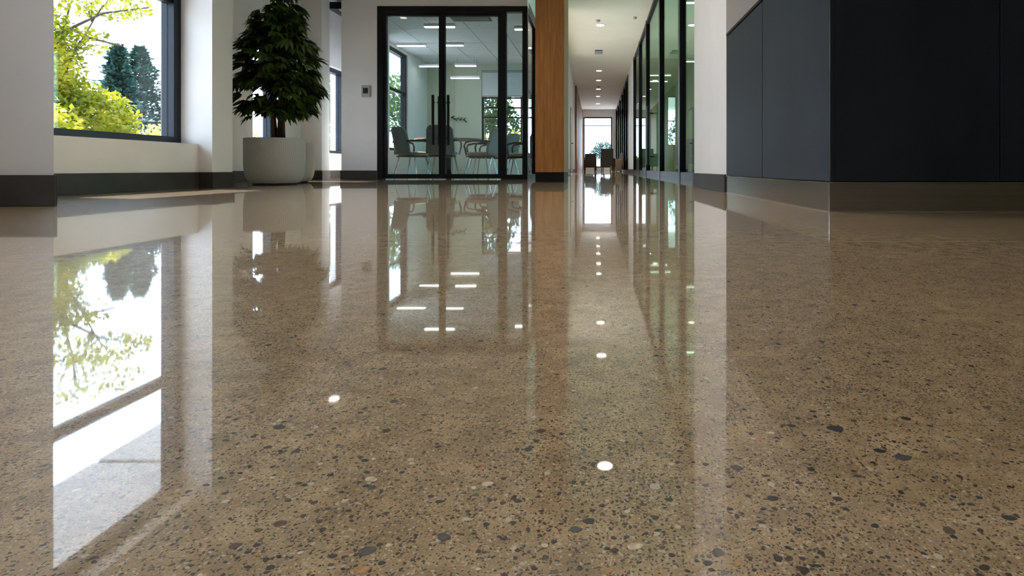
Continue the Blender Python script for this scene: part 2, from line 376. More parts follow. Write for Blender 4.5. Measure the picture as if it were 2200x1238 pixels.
walls('wall_right_end', [(1.45, 2.62, 20.4, 20.6, 0, ZC), (2.95, 5.5, 20.4, 20.6, 0, ZC), (2.62, 2.95, 20.4, 20.6, 0, 1.0), (2.62, 2.95, 20.4, 20.6, 2.8, ZC)], M_olive, 'olive end wall of the right-hand room with a slim window')
walls('wall_corridor_right', [(1.38, 1.50, 20.4, 23.7, 0, ZC), (1.50, 2.5, 23.6, 23.7, 0, ZC), (2.4, 2.5, 23.7, 38.4, 0, ZC)], M_white, 'white wall section between two runs of corridor glazing')
walls('wall_back', [(-3.48, 5.7, -4.4, -4.2, 0, ZC)], M_plaster, 'plain lobby wall behind the viewer')

def baseboard(name, boxes, label):
    m = MB()
    for b in boxes: m.box(*b)
    return struct(m.build(name, M_base, bevel=0.002), label, 'baseboard')
BZ = 0.13; p = 0.012
baseboard('baseboard_left', [(-3.18, -3.18 + p, 3.16, 4.47, 0, BZ), (-3.18, -3.07 + p, 4.47 - p, 4.47, 0, BZ), (-3.07, -3.07 + p, 4.47, 4.72 + p, 0, BZ)], 'dark baseboard under the big left window')
baseboard('baseboard_pilaster', [(-3.18, -2.30 + p, 2.37 - p, 2.37, 0, BZ + 0.002), (-2.30, -2.30 + p, 2.37, 2.374, 0, BZ + 0.002)], 'dark baseboard around the pilaster at the left edge')
baseboard('baseboard_alcove', [(AX, AX + p, 6.03, 7.94, 0, BZ), (AX, -3.9 + p, 7.95 - p, 7.95, 0, BZ), (-3.9, -3.9 + p, 7.95, 8.18, 0, BZ), (AX, AX + p, 8.2, 9.6, 0, BZ)], 'dark baseboard along the alcove behind the pots')
baseboard('baseboard_front', [(-3.69 - p, -3.175, 8.1 - p, 8.1, 0, BZ)], 'dark baseboard under the thermostat wall')
baseboard('baseboard_right', [(0.864 - p, 0.864, 3.7, 4.9 + p, 0, BZ - 0.01)], 'dark baseboard at the foot of the white pier')
baseboard('baseboard_corridor', [(-1.0, -1.0 + p, 20.0, 26.9, 0, BZ), (1.38 - p, 1.38, 20.4, 23.7, 0, BZ)], 'dark baseboard along the far corridor walls')

# ------------------------------------------------------------------ windows
def window_yz(name, X, y0, y1, z0, z1, label, mull_y=(), mull_z=(), fw=0.05, depth=0.10, mat=M_frame, gmat=M_glass, mw=0.06):
    """window in a plane of constant X: frame members, mullions and panes are parts"""
    e = empty(name, (X, (y0 + y1) / 2, z0)); struct(e, label, 'window')
    ox, oy, oz = e.location
    def part(n, b, m):
        box_o(n, (b[0] - ox, b[1] - ox, b[2] - oy, b[3] - oy, b[4] - oz, b[5] - oz), m, e)
    a, b_ = X - depth / 2, X + depth / 2
    part('window_jamb', (a, b_, y0, y0 + fw, z0, z1), mat); part('window_jamb', (a, b_, y1 - fw, y1, z0, z1), mat)
    part('window_rail', (a, b_, y0 + fw, y1 - fw, z0, z0 + fw * 0.7), mat); part('window_rail', (a, b_, y0 + fw, y1 - fw, z1 - fw, z1), mat)
    ys = [y0 + fw] + list(mull_y) + [y1 - fw]; zs = [z0 + fw * 0.7] + list(mull_z) + [z1 - fw]
    for y in mull_y: part('window_mullion', (X - depth * .35, X + depth * .35, y - mw / 2, y + mw / 2, z0 + fw * .7, z1 - fw), mat)
    for z in mull_z: part('window_mullion', (X - depth * .33, X + depth * .33, y0 + fw, y1 - fw, z - mw / 2, z + mw / 2), mat)
    for i in range(len(ys) - 1):
        for j in range(len(zs) - 1):
            part('pane', (X - 0.006, X + 0.006, ys[i], ys[i + 1], zs[j], zs[j + 1]), gmat)
    return e
def window_xz(name, Y, x0, x1, z0, z1, label, mull_x=(), mull_z=(), fw=0.05, depth=0.10, mat=M_frame, gmat=M_glass, mw=0.05):
    e = empty(name, ((x0 + x1) / 2, Y, z0)); struct(e, label, 'window')
    ox, oy, oz = e.location
    def part(n, b, m):
        box_o(n, (b[0] - ox, b[1] - ox, b[2] - oy, b[3] - oy, b[4] - oz, b[5] - oz), m, e)
    a, b_ = Y - depth / 2, Y + depth / 2
    part('window_jamb', (x0, x0 + fw, a, b_, z0, z1), mat); part('window_jamb', (x1 - fw, x1, a, b_, z0, z1), mat)
    part('window_rail', (x0 + fw, x1 - fw, a, b_, z0, z0 + fw), mat); part('window_rail', (x0 + fw, x1 - fw, a, b_, z1 - fw, z1), mat)
    xs = [x0 + fw] + list(mull_x) + [x1 - fw]; zs = [z0 + fw] + list(mull_z) + [z1 - fw]
    for x in mull_x: part('window_mullion', (x - mw / 2, x + mw / 2, Y - depth * .35, Y + depth * .35, z0 + fw, z1 - fw), mat)
    for z in mull_z: part('window_mullion', (x0 + fw, x1 - fw, Y - depth * .33, Y + depth * .33, z - mw / 2, z + mw / 2), mat)
    for i in range(len(xs) - 1):
        for j in range(len(zs) - 1):
            part('pane', (xs[i], xs[i + 1], Y - 0.006, Y + 0.006, zs[j], zs[j + 1]), gmat)
    return e
window_yz('window_1', -3.37, 3.1, 4.47, 0.357, 2.44, 'large dark framed window at left looking onto sunlit trees', mull_z=(1.50,), fw=0.075, depth=0.10, mw=0.075)
window_yz('window_2', -4.38, 6.84, 7.49, 0.402, 1.80, 'dark framed alcove window mostly hidden behind the potted tree', fw=0.06)
window_yz('window_3', -4.33, 8.45, 9.47, 0.402, 1.79, 'slim dark framed window between the potted tree and thermostat wall', fw=0.07)
window_yz('window_4', -3.88, 9.75, 11.3, 0.502, 2.44, 'tall side window inside the glass meeting room', mull_y=(10.25,), mull_z=(1.66,), fw=0.07, mat=M_black)
window_xz('window_5', 12.70, -2.58, -1.15, 0.70, 2.32, 'gridded black window in the meeting room back wall', mull_x=(-2.22, -1.69), mull_z=(1.315, 1.535, 1.76), fw=0.045, mat=M_black, mw=0.03)
window_yz('window_6', -1.06, 14.0, 20.0, 0.0, 3.95, 'tall glazing on the left of the corridor behind the oak column', mull_y=(15.5, 17.0, 18.5), fw=0.06)
window_xz('window_7', 38.35, -0.85, 1.12, 0.22, 3.68, 'tall window closing the far end of the corridor', mull_z=(3.08,), fw=0.09, mw=0.05)
window_xz('window_8', 20.5, 2.62, 2.95, 1.0, 2.8, 'slim bright window in the end wall of the right-hand room', mull_z=(1.9,), fw=0.03, mw=0.03)
window_yz('window_9', 5.6, 7.0, 15.0, 0.5, 2.9, 'wide window on the far side of the right-hand room', mull_y=(9.0, 11.0, 13.0), fw=0.06)

window_yz('window_10', -3.37, -0.2, 1.2, 0.357, 2.44, 'dark framed lobby window left of the viewer, before the pilaster', mull_z=(1.50,), fw=0.075, depth=0.10, mw=0.075)  # added unseen window, brings daylight to the pilaster front and foreground

# ------------------------------------------------------------------ glass meeting room front: partition, double doors
FY = 8.13
gp = empty('glass_partition', (-2.08, FY, 0)); tag(gp, 'black framed glass partition enclosing the meeting room', 'partition')
def pl(n, b, m, par=gp, bev=0.0):
    L = Vector((-2.08, FY, 0)) if par is gp else par.location
    return box_o(n, (b[0] - L.x, b[1] - L.x, b[2] - L.y, b[3] - L.y, b[4] - L.z, b[5] - L.z), m, par, bev)
pl('post', (-3.17, -3.085, FY - .035, FY + .065, 0, 2.515), M_black)
pl('post', (-1.375, -1.300, FY - .035, FY + .065, 0, 2.515), M_black)
pl('post', (-1.065, -0.990, FY - .035, FY + .065, 0, 2.515), M_black)
pl('top_rail', (-3.085, -1.065, FY - .034, FY + .064, 2.435, 2.514), M_black)
pl('bottom_rail', (-1.300, -1.065, FY - .034, FY + .064, 0, 0.07), M_black)
pl('pane', (-1.300, -1.065, FY + .01, FY + .022, 0.07, 2.435), M_roomglass)
sy = [FY + .065, 9.2, 10.35, 11.5, 12.6]
for i in range(4):
    if i: pl('post', (-1.055, -0.990, sy[i] - .03, sy[i] + .03, 0, 2.515), M_black)
    pl('pane', (-1.03, -1.018, sy[i] + .03, sy[i + 1] - .03, 0.07, 2.45), M_roomglass)
pl('top_rail', (-1.055, -0.992, FY + .065, 12.6, 2.45, 2.514), M_black)
pl('bottom_rail', (-1.055, -0.992, FY + .065, 12.6, 0, 0.07), M_black)
def glass_door(name, x0, x1, hx, label):
    e = empty(name, ((x0 + x1) / 2, FY, 0)); struct(e, label, 'door')
    pl('stile', (x0 + .002, x0 + .045, FY - .02, FY + .04, 0.012, 2.43), M_black, e); pl('stile', (x1 - .045, x1 - .002, FY - .02, FY + .04, 0.012, 2.43), M_black, e)
    pl('rail', (x0 + .045, x1 - .045, FY - .02, FY + .04, 0.012, 0.078), M_black, e); pl('rail', (x0 + .045, x1 - .045, FY - .02, FY + .04, 2.375, 2.43), M_black, e)
    pl('pane', (x0 + .045, x1 - .045, FY + .004, FY + .016, 0.078, 2.375), M_roomglass, e)
    for s in (-1, 1):
        yb = FY + .01 + s * .085; h = MB()
        xx = hx + (0.0 if s < 0 else (0.045 if hx > (x0 + x1) / 2 else -0.045)) - (x0 + x1) / 2
        h.tube([(xx, yb - FY, 0.50), (xx, yb - FY, 1.22)], 0.021, 12)
        for z in (0.60, 1.12): h.tube([(xx, yb - FY, z), (xx, 0.01, z)], 0.011, 8)
        h.build('pull_handle', M_black, e, smooth=True)
    return e
glass_door('door_1', -3.085, -2.235, -2.35, 'left leaf of the glass meeting room doors with tall black pull')
glass_door('door_2', -2.235, -1.375, -2.13, 'right leaf of the glass meeting room doors with tall black pull')

# ------------------------------------------------------------------ right-hand corridor glazing
def corridor_glazing(name, X, ys, label, gm, top=ZC - 0.005):
    e = empty(name, (X, ys[0], 0)); tag(e, label, 'partition')
    def part(n, b, m): box_o(n, (b[0] - X, b[1] - X, b[2] - ys[0], b[3] - ys[0], b[4], b[5]), m, e)
    for i, y in enumerate(ys):
        part('post', (X - 0.02, X + 0.09, y - .09, y + .09, 0, top), M_black)
        if i < len(ys) - 1:
            part('pane', (X + .03, X + .042, y + .09, ys[i + 1] - .09, 0.10, top - .10), gm)
            part('bottom_rail', (X - 0.01, X + 0.08, y + .09, ys[i + 1] - .09, 0, 0.10), M_black)
            part('top_rail', (X - 0.01, X + 0.08, y + .09, ys[i + 1] - .09, top - .10, top), M_black)
    return e
g1 = corridor_glazing('glazed_screen', 1.38, [5.2, 7.1, 9.15, 12.0, 15.2, 17.7, 20.25], 'near run of tall black framed green glass along the right of the corridor', M_green)
MB().tube([(-0.10, 13.6 - 5.2, 0.25), (-0.10, 13.6 - 5.2, 1.68)], 0.045, 12).tube([(-0.10, 13.6 - 5.2, 0.45), (0.03, 13.6 - 5.2, 0.45)], 0.02, 8).tube([(-0.10, 13.6 - 5.2, 1.5), (0.03, 13.6 - 5.2, 1.5)], 0.02, 8).build('pull_handle', M_black, g1, smooth=True)
corridor_glazing('glazed_screen', 1.38, [23.85, 25.6, 27.6, 29.8, 32.4, 35.2, 38.05], 'far run of black framed glass beyond the white section of corridor wall', M_glass)

# ------------------------------------------------------------------ oak column and corridor cladding
oc = empty('oak_column', (-0.545, 7.1, 0)); tag(oc, 'orange oak veneered column with black plinth at the corridor mouth', 'column')
box_o('veneer_face', (-0.17, 0.15, -0.50, 0.50, 0.115, ZC), M_wood, oc, 0.003)
box_o('corner_trim', (0.15, 0.171, -0.50, 0.50, 0.115, ZC), M_wood, oc, 0.003)
box_o('plinth', (-0.168, 0.168, -0.495, 0.495, 0, 0.115), M_black, oc)
for i, (y0, y1) in enumerate(((27.0, 30.6), (31.0, 34.2), (34.6, 38.1))):
    o = box_o('oak_panel', (-0.998, -0.93, y0, y1, 0.0, ZC - .002), M_wood, None, 0.004)
    tag(o, ('nearest', 'middle', 'farthest')[i] + ' of the three oak panels cladding the far left corridor wall', 'wall panel')
dr = empty('door_3', (-1.0, 22.4, 0)); struct(dr, 'flat white door on the left of the corridor', 'door')
dl_ = box_o('leaf', (0.002, 0.03, -0.5, 0.5, 0.01, 2.5), M_white, dr, 0.003)
for b in ((0.001, 0.045, -0.56, -0.5, 0, 2.56), (0.001, 0.045, 0.5, 0.56, 0, 2.56), (0.001, 0.045, -0.5, 0.5, 2.5, 2.56)): box_o('door_frame', b, M_plate, dr)
MB().tube([(0.03, -0.4, 1.15), (0.09, -0.4, 1.15), (0.09, -0.27, 1.15)], 0.018, 8).build('handle', M_black, dl_, smooth=True)

# ------------------------------------------------------------------ reception cabinet
CXL, CY0, CY1, CT = 0.864, 2.06, 3.69, 1.05
rc = empty('reception_cabinet', (1.9, 2.85, 0)); tag(rc, 'low dark navy reception cabinet on a brushed steel plinth at right', 'cabinet')
def rp(n, b, m, bev=0.0): return box_o(n, (b[0] - 1.9, b[1] - 1.9, b[2] - 2.85, b[3] - 2.85, b[4], b[5]), m, rc, bev)
rp('carcass', (CXL + .02, 3.3, CY0 + .02, CY1, 0.10, CT - .002), M_black)
g = 0.004
ys_ = [CY0, 2.90, CY1]
for i in range(2): rp('side_panel', (CXL, CXL + .02, ys_[i] + (0.0 if i == 0 else g), ys_[i + 1] - (g if i == 0 else 0), 0.112, CT - .022), M_navy, 0.0015)
xs_ = [CXL + .0205, 1.492, 2.10, 2.72, 3.3]
for i in range(4): rp('front_panel', (xs_[i] + (g / 2 if i else 0), xs_[i + 1] - g / 2, CY0, CY0 + .019, 0.112, CT - .022), M_navy, 0.0015)
rp('countertop', (CXL - .004, 3.31, CY0 - .004, CY1, CT - .018, CT), M_black, 0.002)
rp('plinth', (CXL - .004, 3.3, CY0 - .004, CY1, 0, 0.1055), M_steel, 0.0015)
rp('plinth_lip', (CXL - .008, 3.3, CY0 - .008, CY1, 0.1056, 0.1095), M_chrome, 0.001)  # added chrome strip standing in for the highlight along the plinth's top edge
rp('corner_trim', (CXL - .0012, CXL + .0012, CY0 - .0012, CY0 + .0012, 0.1100, CT - .022), M_steel)  # added thin strip standing in for the highlight down the panel corner
rp('corner_trim', (CXL - .0055, CXL - .001, CY0 - .0055, CY0 - .001, 0.004, 0.1050), M_chrome, 0.001)  # added chrome strip standing in for the glint on the plinth corner
rp('plinth_foot', (CXL - .007, 3.3, CY0 - .007, CY1, 0.0, 0.0035), M_chrome, 0.001)

# ------------------------------------------------------------------ thermostat
th = empty('thermostat', (-3.33, 8.1, 1.28)); tag(th, 'small grey wall thermostat with dark screen left of glass doors', 'thermostat')
th_h = box_o('housing', (-0.062, 0.062, -0.022, 0, -0.085, 0.085), M_plate, th, 0.006)
box_o('screen', (-0.036, 0.036, -0.026, -0.021, -0.035, 0.045), M_lens, th_h, 0.002)

# ------------------------------------------------------------------ ceiling fixtures
def downlight(x, y, z, label, power=DL_POWER, r=0.11, group='round ceiling downlights'):
    e = empty('downlight', (x, y, z)); tag(e, label, 'light', group)
    MB().lathe([(r, 0), (r * 1.25, 0), (r * 1.25, -0.012), (r, -0.012), (r, 0)], 24, cap=False).build('trim_ring', M_white, e, smooth=True)
    MB().lathe([(r * 0.05, -0.010), (r * 0.98, -0.010), (r * 0.98, -0.002), (r * .05, -0.002)], 24).build('diffuser', M_dl, e)
    if power:
        ld = bpy.data.lights.new('downlight', 'SPOT'); ld.energy = power; ld.spot_size = math.radians(92); ld.spot_blend = 0.9; ld.color = (1.0, 0.89, 0.75); ld.shadow_soft_size = 0.08
        lo = bpy.data.objects.new('downlight_lamp', ld); C.objects.link(lo); lo.parent = e; lo.location = (0, 0, -0.03)
ords = ['first', 'second', 'third', 'fourth', 'fifth', 'sixth', 'seventh', 'eighth', 'ninth', 'tenth']
for i, y in enumerate((8.1, 12.9, 15.6, 22.9, 25.4, 28.2, 31.0, 34.5)):
    downlight(0.13, y, ZC, ords[i] + ' ceiling downlight from the lobby in the corridor row', DL_POWER)
lob = [(-0.75, 4.6), (0.13, 4.6), (-0.75, 2.9), (0.13, 2.9), (-1.5, 1.1), (-0.3, 1.1)]  # added downlights out of view, they give the foreground floor its light
fill_labels = ['lobby downlight above the floor left of the oak column', 'lobby downlight above the floor in line with the corridor row', 'lobby downlight above the floor beside the big window', 'lobby downlight nearest the reception cabinet', 'lobby downlight in front of the left pilaster', 'lobby downlight directly over the foreground floor']
for i, (x, y) in enumerate(lob): downlight(x, y, ZC, fill_labels[i], DL_POWER * (0.6 if y < 2 else 0.85))
downlight(-3.23, 6.9, 2.70, 'downlight in the lowered alcove ceiling above the potted tree', 25, 0.06)
def small_disc(name, x, y, label, r=0.05):
    o = MB().lathe([(0.3 * r, 0), (r, 0), (r, -0.02), (0.6 * r, -0.05), (0.1 * r, -0.055)], 16).build(name, M_plate, smooth=True, loc=(x, y, ZC)); tag(o, label, 'detector')
small_disc('smoke_detector', 0.06, 15.1, 'small smoke detector just before the second visible corridor downlight', 0.06)
small_disc('smoke_detector', 1.04, 14.8, 'small ceiling sensor close to the right-hand green glazing', 0.05)
small_disc('smoke_detector', 0.13, 27.3, 'dark ceiling sensor far down the corridor between downlights', 0.07)
cv = empty('ceiling_vent', (0.10, 19.2, ZC)); tag(cv, 'small square vent in the corridor ceiling', 'vent')
box_o('vent_frame', (-0.13, 0.13, -0.3, 0.3, -0.02, 0), M_black, cv)
for k in range(5): box_o('slat', (-0.12, 0.12, -0.24 + k * .11, -0.20 + k * .11, -0.03, -0.019), M_plate, cv)
mv = empty('ceiling_vent', (-1.94, 8.62, 2.499)); tag(mv, 'dark rectangular vent in the meeting room ceiling near the glass doors', 'vent')
box_o('vent_frame', (-0.30, 0.30, -0.2, 0.2, -0.018, 0), M_frame, mv)
for k in range(6): box_o('slat', (-0.28, 0.28, -0.17 + k * .06, -0.15 + k * .06, -0.026, -0.017), M_plate, mv)

def strip(x0, x1, y, z, zc, label, mat=M_strip, group='linear pendant lamps', e_=0):
    e = empty('strip_lamp', ((x0 + x1) / 2, y, z)); tag(e, label, 'lamp', group); L = (x1 - x0) / 2
    hs = box_o('housing', (-L, L, -0.035, 0.035, 0.012, 0.05), M_white, e)
    box_o('diffuser', (-L + .01, L - .01, -0.03, 0.03, 0, 0.0118), mat, hs)
    if zc - z > 0.08:
        for s in (-1, 1): MB().tube([(s * L * .8, 0, 0.05), (s * L * .8, 0, zc - z)], 0.003, 6).build('wire', M_plate, e)
    return e
strip(-2.78, -2.28, 9.05, 2.445, 2.499, 'meeting room strip lamp nearest the glass doors')
strip(-3.72, -3.18, 10.45, 2.445, 2.499, 'meeting room strip lamp close to the side window')
strip(-2.86, -2.46, 10.40, 2.44, 2.499, 'short meeting room strip lamp over the table')
strip(-3.70, -3.28, 11.7, 2.29, 2.499, 'low hung strip lamp in the far left meeting room corner')
strip(-2.95, -2.50, 11.7, 2.30, 2.499, 'low hung strip lamp above the table end near the back wall')
strip(-3.12, -2.50, 12.0, 2.09, 2.499, 'lowest strip lamp in front of the sage back wall')
strip(-1.34, -1.10, 9.2, 2.44, 2.499, 'short strip lamp behind the narrow corner pane')
strip(-1.32, -1.08, 10.6, 2.44, 2.499, 'short strip lamp further back behind the corner pane')
strip(1.55, 2.35, 9.6, 3.0, ZC, 'strip lamp nearest the white pier in the right-hand room')
strip(2.20, 2.90, 14.9, 3.0, ZC, 'middle strip lamp hanging in the right-hand room')
strip(1.60, 2.30, 17.1, 3.0, ZC, 'third strip lamp back in the right-hand room')
strip(1.65, 2.35, 18.3, 3.0, ZC, 'rearmost strip lamp in the right-hand room')

# ------------------------------------------------------------------ meeting room furniture
def conf_chair(name, loc, rz, label, group, back=M_chair, seat=M_seat, sc=1.0):
    """faces local +Y"""
    e = empty(name, loc, rz); tag(e, label, 'chair', group); e.scale = (sc,) * 3
    # backrest: curved tapered shell, thin, rounded top
    m = MB(); nu, nv = 10, 12
    for side in (0, 1):
        for j in range(nv + 1):
            t = j / nv; z = 0.40 + 0.47 * t
            hw = 0.235 - 0.025 * t
            if t > 0.82: hw *= math.sqrt(max(0.0, 1 - ((t - 0.82) / 0.18) ** 2 * 0.45))
            for i in range(nu + 1):
                s = i / nu * 2 - 1
                y = -0.22 - 0.09 * t + 0.045 * s * s + 0.02 * math.sin(t * PI) - side * 0.042
                m.v.append((s * hw, y, z))
    n1 = (nu + 1) * (nv + 1)
    for j in range(nv):
        for i in range(nu):
            a = j * (nu + 1) + i
            m.f.append((a, a + nu + 1, a + nu + 2, a + 1)); m.f.append((n1 + a, n1 + a + 1, n1 + a + nu + 2, n1 + a + nu + 1))
    per = [i for i in range(nu + 1)] + [j * (nu + 1) + nu for j in range(1, nv + 1)] + [nv * (nu + 1) + i for i in range(nu - 1, -1, -1)] + [j * (nu + 1) for j in range(nv - 1, 0, -1)]
    for a, b in zip(per, per[1:] + per[:1]): m.f.append((a, b, n1 + b, n1 + a))
    bo = m.build('backrest', back, e, smooth=True, bevel=0.01)
    s = MB()
    s.lathe([(0.16, 0.375), (0.225, 0.385), (0.245, 0.41), (0.24, 0.435), (0.20, 0.448), (0.05, 0.452)], 28)
    so = s.build('seat', seat, e, smooth=True); so.scale = (1.0, 1.03, 1)
    MB().box(-0.19, 0.19, -0.2, 0.2, 0.355, 0.383).build('seat_pan', M_dark, e, bevel=0.01)
    for sx in (-1, 1):
        x = sx * 0.27
        MB().tube([(sx * .22, -0.24, 0.62), (x, -0.20, 0.63), (x, 0.05, 0.635), (x, 0.17, 0.61), (x, 0.20, 0.55), (sx * .24, 0.17, 0.39)], 0.017, 8).build('armrest', M_dark, e, smooth=True)
        for sy_ in (-1, 1):
            MB().tube([(sx * .17, sy_ * .15, 0.37), (sx * .225, sy_ * .23, 0.0)], [0.014, 0.010], 8).build('leg', M_chrome, e, smooth=True)
    return e
G1 = 'meeting room chairs'
conf_chair('conference_chair', (-3.20, 9.75, 0), math.radians(-40), 'grey conference chair by the side window, turned to the right', G1)
conf_chair('conference_chair', (-2.58, 9.42, 0), math.radians(4), 'grey conference chair seen from behind through the door handles', G1)
conf_chair('conference_chair', (-2.22, 10.95, 0), math.radians(75), 'grey conference chair at the far end of the table below the sage wall', G1)
conf_chair('conference_chair', (-2.03, 9.85, 0), math.radians(82), 'grey conference chair facing left in the middle of the right door leaf', G1)
conf_chair('conference_chair', (-1.92, 11.6, 0), math.radians(60), 'grey conference chair half hidden behind the one facing left', G1)
conf_chair('conference_chair', (-1.44, 10.6, 0), math.radians(88), 'grey conference chair behind the narrow corner pane', G1)
tb = empty('meeting_table', (-2.80, 10.60, 0)); tag(tb, 'oval brown meeting table between the conference chairs', 'table')
o = MB().lathe([(0.1, 0.685), (0.60, 0.69), (0.64, 0.70), (0.64, 0.72), (0.60, 0.727), (0.1, 0.727)], 48).build('tabletop', M_table, tb, smooth=True); o.scale = (1.0, 0.62, 1)
MB().lathe([(0.07, 0.02), (0.055, 0.10), (0.055, 0.62), (0.12, 0.685)], 20).build('pedestal', M_black, tb, smooth=True)
MB().lathe([(0.34, 0.0), (0.34, 0.012), (0.08, 0.03)], 32).build('base_plate', M_black, tb, smooth=True)
bl = empty('roller_blind', (-1.86, 12.585, 1.77)); tag(bl, 'pale roller blind half lowered over the gridded meeting room window', 'blind')
box_o('fabric', (-0.70, 0.70, -0.004, 0.004, 0.02, 0.55), M_blind, bl)
box_o('bottom_bar', (-0.70, 0.70, -0.012, 0.012, 0, 0.03), M_plate, bl, 0.003)
MB().tube([(-0.71, 0, 0.575), (0.71, 0, 0.575)], 0.028, 12).build('roller', M_plate, bl, smooth=True)
# dark wall spray on the back wall
ws = empty('wall_spray', (-3.10, 12.59, 1.27)); tag(ws, 'dark leafy spray fixed on the sage meeting room wall', 'decoration')
MB().tube([(-0.17, -0.01, 0.03), (0.0, -0.03, 0.0), (0.17, -0.02, -0.03)], 0.008, 6).build('stem', M_twig, ws)
for k in range(14):
    t = k / 13; a = random.uniform(-0.9, 0.9); x = -0.16 + 0.32 * t; l = random.uniform(0.06, 0.1)
    m = MB(); d = Vector((math.cos(a) * 0.7, -0.15, math.sin(a) * (1 if k % 2 else -1))).normalized() * l; q = Vector((0, 0, 0.02)) if abs(d.z) < l * .6 else Vector((0.02, 0, 0))
    b0 = Vector((x, -0.025, 0.02 - 0.05 * t))
    m.v = [tuple(b0), tuple(b0 + d * .5 + q), tuple(b0 + d), tuple(b0 + d * .5 - q), tuple(b0 + d * .5 + Vector((0, -.008, 0)))]
    m.f = [(0, 4, 1), (1, 4, 2), (2, 4, 3), (3, 4, 0)]
    m.build('leaf', M_leaf, ws)

# ------------------------------------------------------------------ far corridor chairs, teal chair
def lounge(name, loc, rz, label, mat, w_=0.62, back=0.85, legs=True):
    e = empty(name, loc, rz); tag(e, label, 'armchair'); hw = w_ / 2
    box_o('seat', (-hw + .06, hw - .06, -0.26, 0.30, 0.26, 0.44), mat, e, 0.03)
    box_o('backrest', (-hw + .03, hw - .03, -0.34, -0.24, 0.26, back), mat, e, 0.03)
    for s in (-1, 1):
        box_o('armrest', (min(s * hw, s * (hw - .07)), max(s * hw, s * (hw - .07)), -0.30, 0.28, 0.22 if legs else 0.05, 0.62), mat, e, 0.02)
        for q in (-1, 1): MB().tube([(s * (hw - .07), q * .24, 0.25), (s * (hw - .05), q * .26, 0)], 0.02, 8).build('leg', M_black, e)
    return e
lounge('lounge_chair', (-0.31, 30.0, 0), 0.1, 'low dark armchair at left of the corridor end window', M_dark, 0.66, 0.95, False)
lounge('side_chair', (0.55, 25.4, 0), -0.15, 'brown high backed chair with slim legs before the corridor end window', M_dark, 0.62, 1.05)
lounge('lounge_chair', (0.98, 27.6, 0), PI / 2, 'tan armchair against the far glazing beyond the brown chair', M_seat, 0.60, 0.92, False)
lounge('lounge_chair', (2.10, 12.0, 0), 2.6, 'teal armchair behind the green glass beside the white pier', M_teal, 0.62, 0.82)

# ------------------------------------------------------------------ planters and indoor tree
def planter(name, loc, label, sc=1.0):
    e = empty(name, loc); tag(e, label, 'planter', 'pale grey planters in the alcove'); e.scale = (sc * 0.87, sc * 0.87, sc)
    prof = [(0.235, 0.012), (0.262, 0.02), (0.290, 0.06), (0.308, 0.12), (0.315, 0.19), (0.317, 0.27), (0.317, 0.455), (0.312, 0.461), (0.298, 0.461), (0.293, 0.455), (0.290, 0.40), (0.05, 0.40)]
    bw = MB().lathe(prof, 64).build('bowl', M_pot, e, smooth=True)
    MB().lathe([(0.23, 0.0), (0.23, 0.012)], 48).build('foot', M_black, e)
    MB().lathe([(0.288, 0.402), (0.288, 0.42), (0.15, 0.432), (0.02, 0.436)], 32).build('soil', M_soil, bw)
    return e
PX, PY = -3.25, 5.66
planter('planter', (PX, PY, 0), 'large pale grey carved planter holding the leafy indoor tree')
planter('planter', (-3.48, 6.34, 0), 'second pale grey planter half hidden behind the tree planter', 0.96)

tree = empty('indoor_tree', (PX + 0.035, PY, 0.43)); tag(tree, 'bushy dark green indoor tree growing from the carved planter', 'plant')
for k, (dx, dy, tx, ty, top, r0) in enumerate(((0.0, 0.0, 0.03, 0.02, 1.72, 0.026), (-0.05, 0.02, -0.12, 0.05, 1.2, 0.020), (0.05, -0.01, 0.10, -0.04, 1.3, 0.019), (-0.02, -0.04, 0.0, -0.08, 1.0, 0.015))):
    pts = [(dx + (tx - dx) * t + 0.012 * math.sin(6 * t + k), dy + (ty - dy) * t + 0.012 * math.cos(5 * t + k), top * t - 0.01) for t in [i / 8 for i in range(9)]]
    MB().tube(pts, [r0 * (1 - 0.6 * i / 8) for i in range(9)], 9).build('trunk', M_bark, tree, smooth=True)
def palmate(seed):
    """a drooping hand of leaflets around the origin; grows along +X"""
    r_ = random.Random(seed); m = MB(); n = 6
    for k in range(n):
        a = (k / (n - 1) - 0.5) * 1.9 + r_.uniform(-.1, .1); L = 0.155 * (1 - 0.30 * abs(k / (n - 1) - 0.5) * 2) * r_.uniform(.85, 1.1); wd = 0.023
        d = Vector((math.cos(a), math.sin(a), 0)); q = Vector((-math.sin(a), math.cos(a), 0)); base = len(m.v)
        droop = r_.uniform(0.5, 0.95)
        for t, wf in ((0.02, .15), (0.32, 1.0), (0.68, .85), (1.0, 0.05)):
            c = d * (L * t) + Vector((0, 0, 0.02 * t - droop * L * t * t))
            m.v += [tuple(c - q * wd * wf), tuple(c + Vector((0, 0, -0.004 * wf))), tuple(c + q * wd * wf)]
        for j in range(3):
            b = base + j * 3; m.f += [(b, b + 3, b + 4, b + 1), (b + 1, b + 4, b + 5, b + 2)]
    return m
pal = [palmate(i) for i in range(5)]
pal_me = [p_.mesh('leaf', M_leaf) for p_ in pal]
for me in pal_me:
    for q in me.polygons: q.use_smooth = True
def crown_r(z):      # crown radius over height above the floor
    P_ = [(0.60, 0.16), (0.68, 0.34), (0.80, 0.44), (0.98, 0.47), (1.15, 0.42), (1.22, 0.45), (1.40, 0.41), (1.55, 0.32), (1.62, 0.34), (1.80, 0.24), (1.90, 0.26), (2.10, 0.16), (2.30, 0.04)]
    for (a, ra), (b, rb) in zip(P_, P_[1:]):
        if a <= z <= b: return 0.88 * (ra + (rb - ra) * (z - a) / (b - a))
    return 0.04
tips = []
